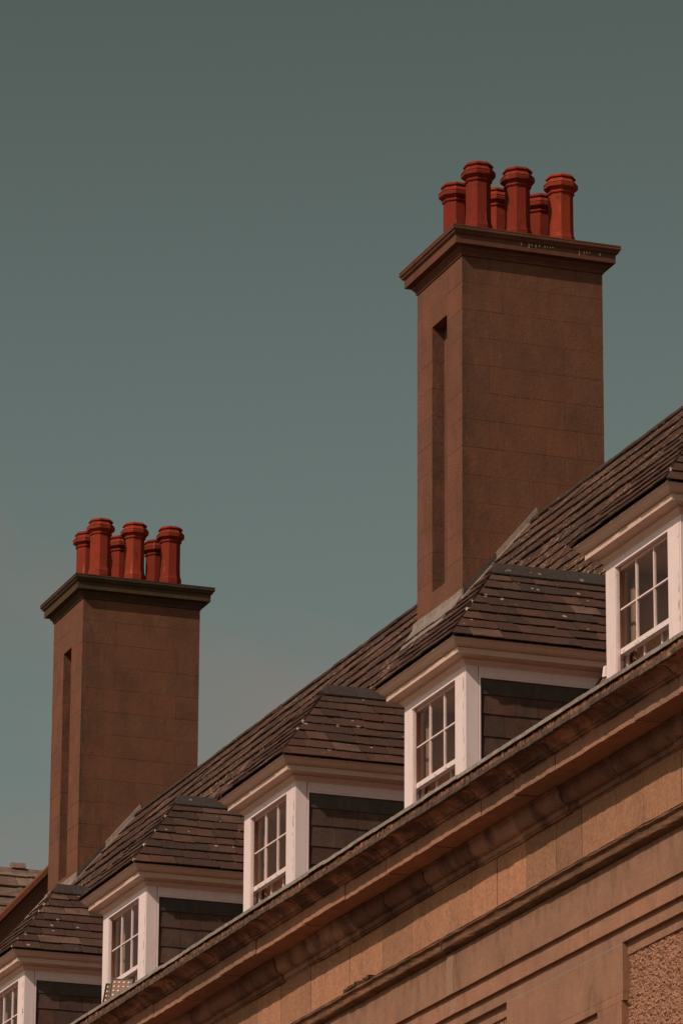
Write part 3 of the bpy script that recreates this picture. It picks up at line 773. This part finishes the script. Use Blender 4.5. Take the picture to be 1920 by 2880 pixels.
    for i in range(7):
        if rn.random() < .5:
            t_ = (i+.05)*.238/hs; p = Vector((x1_, -e, ez)).lerp(Vector((rx, hy, rz)), t_)
            s__ = rn.uniform(.012, .024); hd.box(p.x-s__, p.x+s__, p.y-s__*.8, p.y+s__*.8, p.z+.018, p.z+.052, j=.008, tone=rn.random(), rn=rn)
    if hd.v: hd.build('hip_mortar_dab', 'dropping', P)['kind'] = 'stuff'
    return dm
names = ['white dormer window at the right edge, cut off by the frame', 'white dormer window in front of the nearer chimney', 'white dormer window between the two chimneys',
         'white dormer window with floodlights below it', 'white dormer window in the lower left corner, cut off by the frame']
DX = [6.88, -.03, -6.68, -13.62, -20.30]; DZ = [.0, -.018, .02, -.004, .006]
for i in range(5): dormer(DX[i], DZ[i], 100+i, names[i])
MB().box(4.560, 4.626, -.02, .03, -1.49, -1.36, j=.010).build('corner_bracket', 'oldpaint', B)

# ------------------------------------------------------------------ building behind, far left
bx0 = -42.0
G2 = empty('slate_roofed_house'); G2['label'] = 'pale stone-slated roof of a house behind the far gable, bottom left'; G2['category'] = 'house'
rzb = 6.93; yA, yB = -1.0, 12.0
MB().box(bx0-5, bx0+5, yA+.4, yB-.4, GROUND, rzb-4.6).build('wall', 'facade', G2)
hb = MB(); hb.prism_y([(bx0-5.2, rzb-5.0), (bx0+5.2, rzb-5.0), (bx0, rzb-.05)], yA, yB); rb = hb.build('roof', 'underlay', G2)
rn = random.Random(77)
v = Vector((-5.2, 0, 4.95)); L = v.length
far = MB()
for V, F, row, c in slates((bx0+5.2, yA, rzb-5.0), (0, 1, 0), v, [(0, 0), (yB-yA, 0), (yB-yA, L), (0, L)], .43, (.40, .75), rn, t=.035, jit=.015):
    if row >= 10 and 4.2 < c.y < 7.4: MB().add(V, F).build('stone_slate', 'paleslate', rb, fix=False)
    else: far.add(V, F, rn.random())
far.build('stone_slating', 'paleslate', rb, fix=False)['kind'] = 'stuff'
y = yA
while y < yB:
    l = .62; MB().prism_y([(bx0+.24, rzb-.17), (bx0+.04, rzb+.05), (bx0-.04, rzb+.05), (bx0-.24, rzb-.17)], y+.004, y+l-.004).build('ridge_tile', 'paleslate', rb); y += l
MB().prism_y([(bx0-.09, rzb+.04), (bx0-.06, rzb+.15), (bx0+.05, rzb+.17), (bx0+.11, rzb+.04)], 5.88, 6.20).build('ridge_stone', 'paleslate', rb)

# ------------------------------------------------------------------ LED floodlights on the lead capping
def floodlight(name, label, loc, rot, w_, h_, cols, rows):
    root = empty(name, loc=loc); root.rotation_euler = rot
    root['label'] = label; root['category'] = 'floodlight'; root['group'] = 'LED floodlights on the parapet'
    MB().box(-w_/2, w_/2, 0, .05, 0, h_).box(-w_/2, w_/2, -.012, 0, 0, .012).box(-w_/2, w_/2, -.012, 0, h_-.012, h_).box(-w_/2, -w_/2+.020, -.014, 0, 0, h_).box(w_/2-.020, w_/2, -.014, 0, 0, h_).build('housing', 'black', root)
    MB().box(-w_/2+.012, w_/2-.012, -.004, .001, .012, h_-.012).build('reflector', 'amber', root)
    MB().box(-.02, .02, .01, .04, -.10, 0).box(-.09, .09, 0, .05, -.115, -.10).build('bracket', 'black', root)
    cw, chh = (w_-.05)/cols, (h_-.05)/rows
    me = None
    for i in range(cols):
        for j in range(rows):
            x_, z_ = -w_/2+.025+cw*(i+.5), .025+chh*(j+.5)
            if me is None:
                mb = MB(); vs = []
                for q, (rr_, yy) in enumerate(((.24, 0), (.21, -.008), (.10, -.014))):
                    for a in range(8): vs.append((rr_*cw*math.cos(a*math.pi/4), yy, rr_*chh*math.sin(a*math.pi/4)))
                mb.add(vs, [(q*8+a, q*8+(a+1) % 8, (q+1)*8+(a+1) % 8, (q+1)*8+a) for q in range(2) for a in range(8)]+[tuple(16+a for a in range(8))])
                o = mb.build('led', 'led', root); me = o.data; o.location = (x_, -.004, z_)
            else:
                o = bpy.data.objects.new('led', me); COL.objects.link(o); o.parent = root; o.location = (x_, -.004, z_)
floodlight('led_floodlight', 'smaller left LED floodlight head, tilted, against the white dormer post', (-14.02, -.44, -1.93), (R(-4), R(9), R(28)), .30, .33, 4, 4)
floodlight('led_floodlight', 'larger right LED floodlight head on the parapet below the window', (-13.52, -.43, -1.94), (R(-6), R(5), R(52)), .36, .32, 4, 4)

# ------------------------------------------------------------------ main roof slates
bpy.context.view_layer.update()
dg = bpy.context.evaluated_depsgraph_get()
rn = random.Random(42)
items = []
lowL = math.hypot(KY-EY, KZ-EZ); lv = Vector((0, KY-EY, KZ-EZ))
upL = math.hypot(RY-KY, RZ-KZ); uv = Vector((0, RY-KY, RZ-KZ))
Lx = XR-XL-.45
gl_ = lowL/math.ceil(lowL/.245)
items += list(slates((XL+.45, EY, EZ), (1, 0, 0), lv, [(0, 0), (Lx, 0), (Lx, lowL+.03), (0, lowL+.03)], gl_, (.26, .46), rn, t=.015, lap=1.25, off0=.012, jit=.014))
gu = (upL-.06)/4
items += list(slates((XL+.45, KY, KZ), (1, 0, 0), uv, [(0, 0), (Lx, 0), (Lx, upL-.03), (0, upL-.03)], gu, (.34, .60), rn, t=.021, lap=1.12, off0=.014, jit=.024))
vis = []; rest = MB()
for V, F, row, c in items:
    q = world_to_camera_view(S, camo, c)
    ok = False
    if -.01 < q.x < 1.01 and -.01 < q.y < 1.01:
        d = CAMPOS-c; n_ = d.normalized()
        hit = S.ray_cast(dg, c+n_*.02, n_, distance=d.length)
        ok = not hit[0]
    if ok: vis.append(((CAMPOS-c).length, V, F))
    else: rest.add(V, F, rn.random())
vis.sort(key=lambda a: a[0])
for i, (d, V, F) in enumerate(vis):
    if i < 295: MB().add(V, F).build('roof_slate', 'mainslate', ROOF, fix=False)
    else: rest.add(V, F, rn.random())
rest.build('roof_slating', 'mainslate', ROOF, fix=False)['kind'] = 'stuff'
print('visible roof slates', len(vis), 'objects', len(bpy.data.objects))
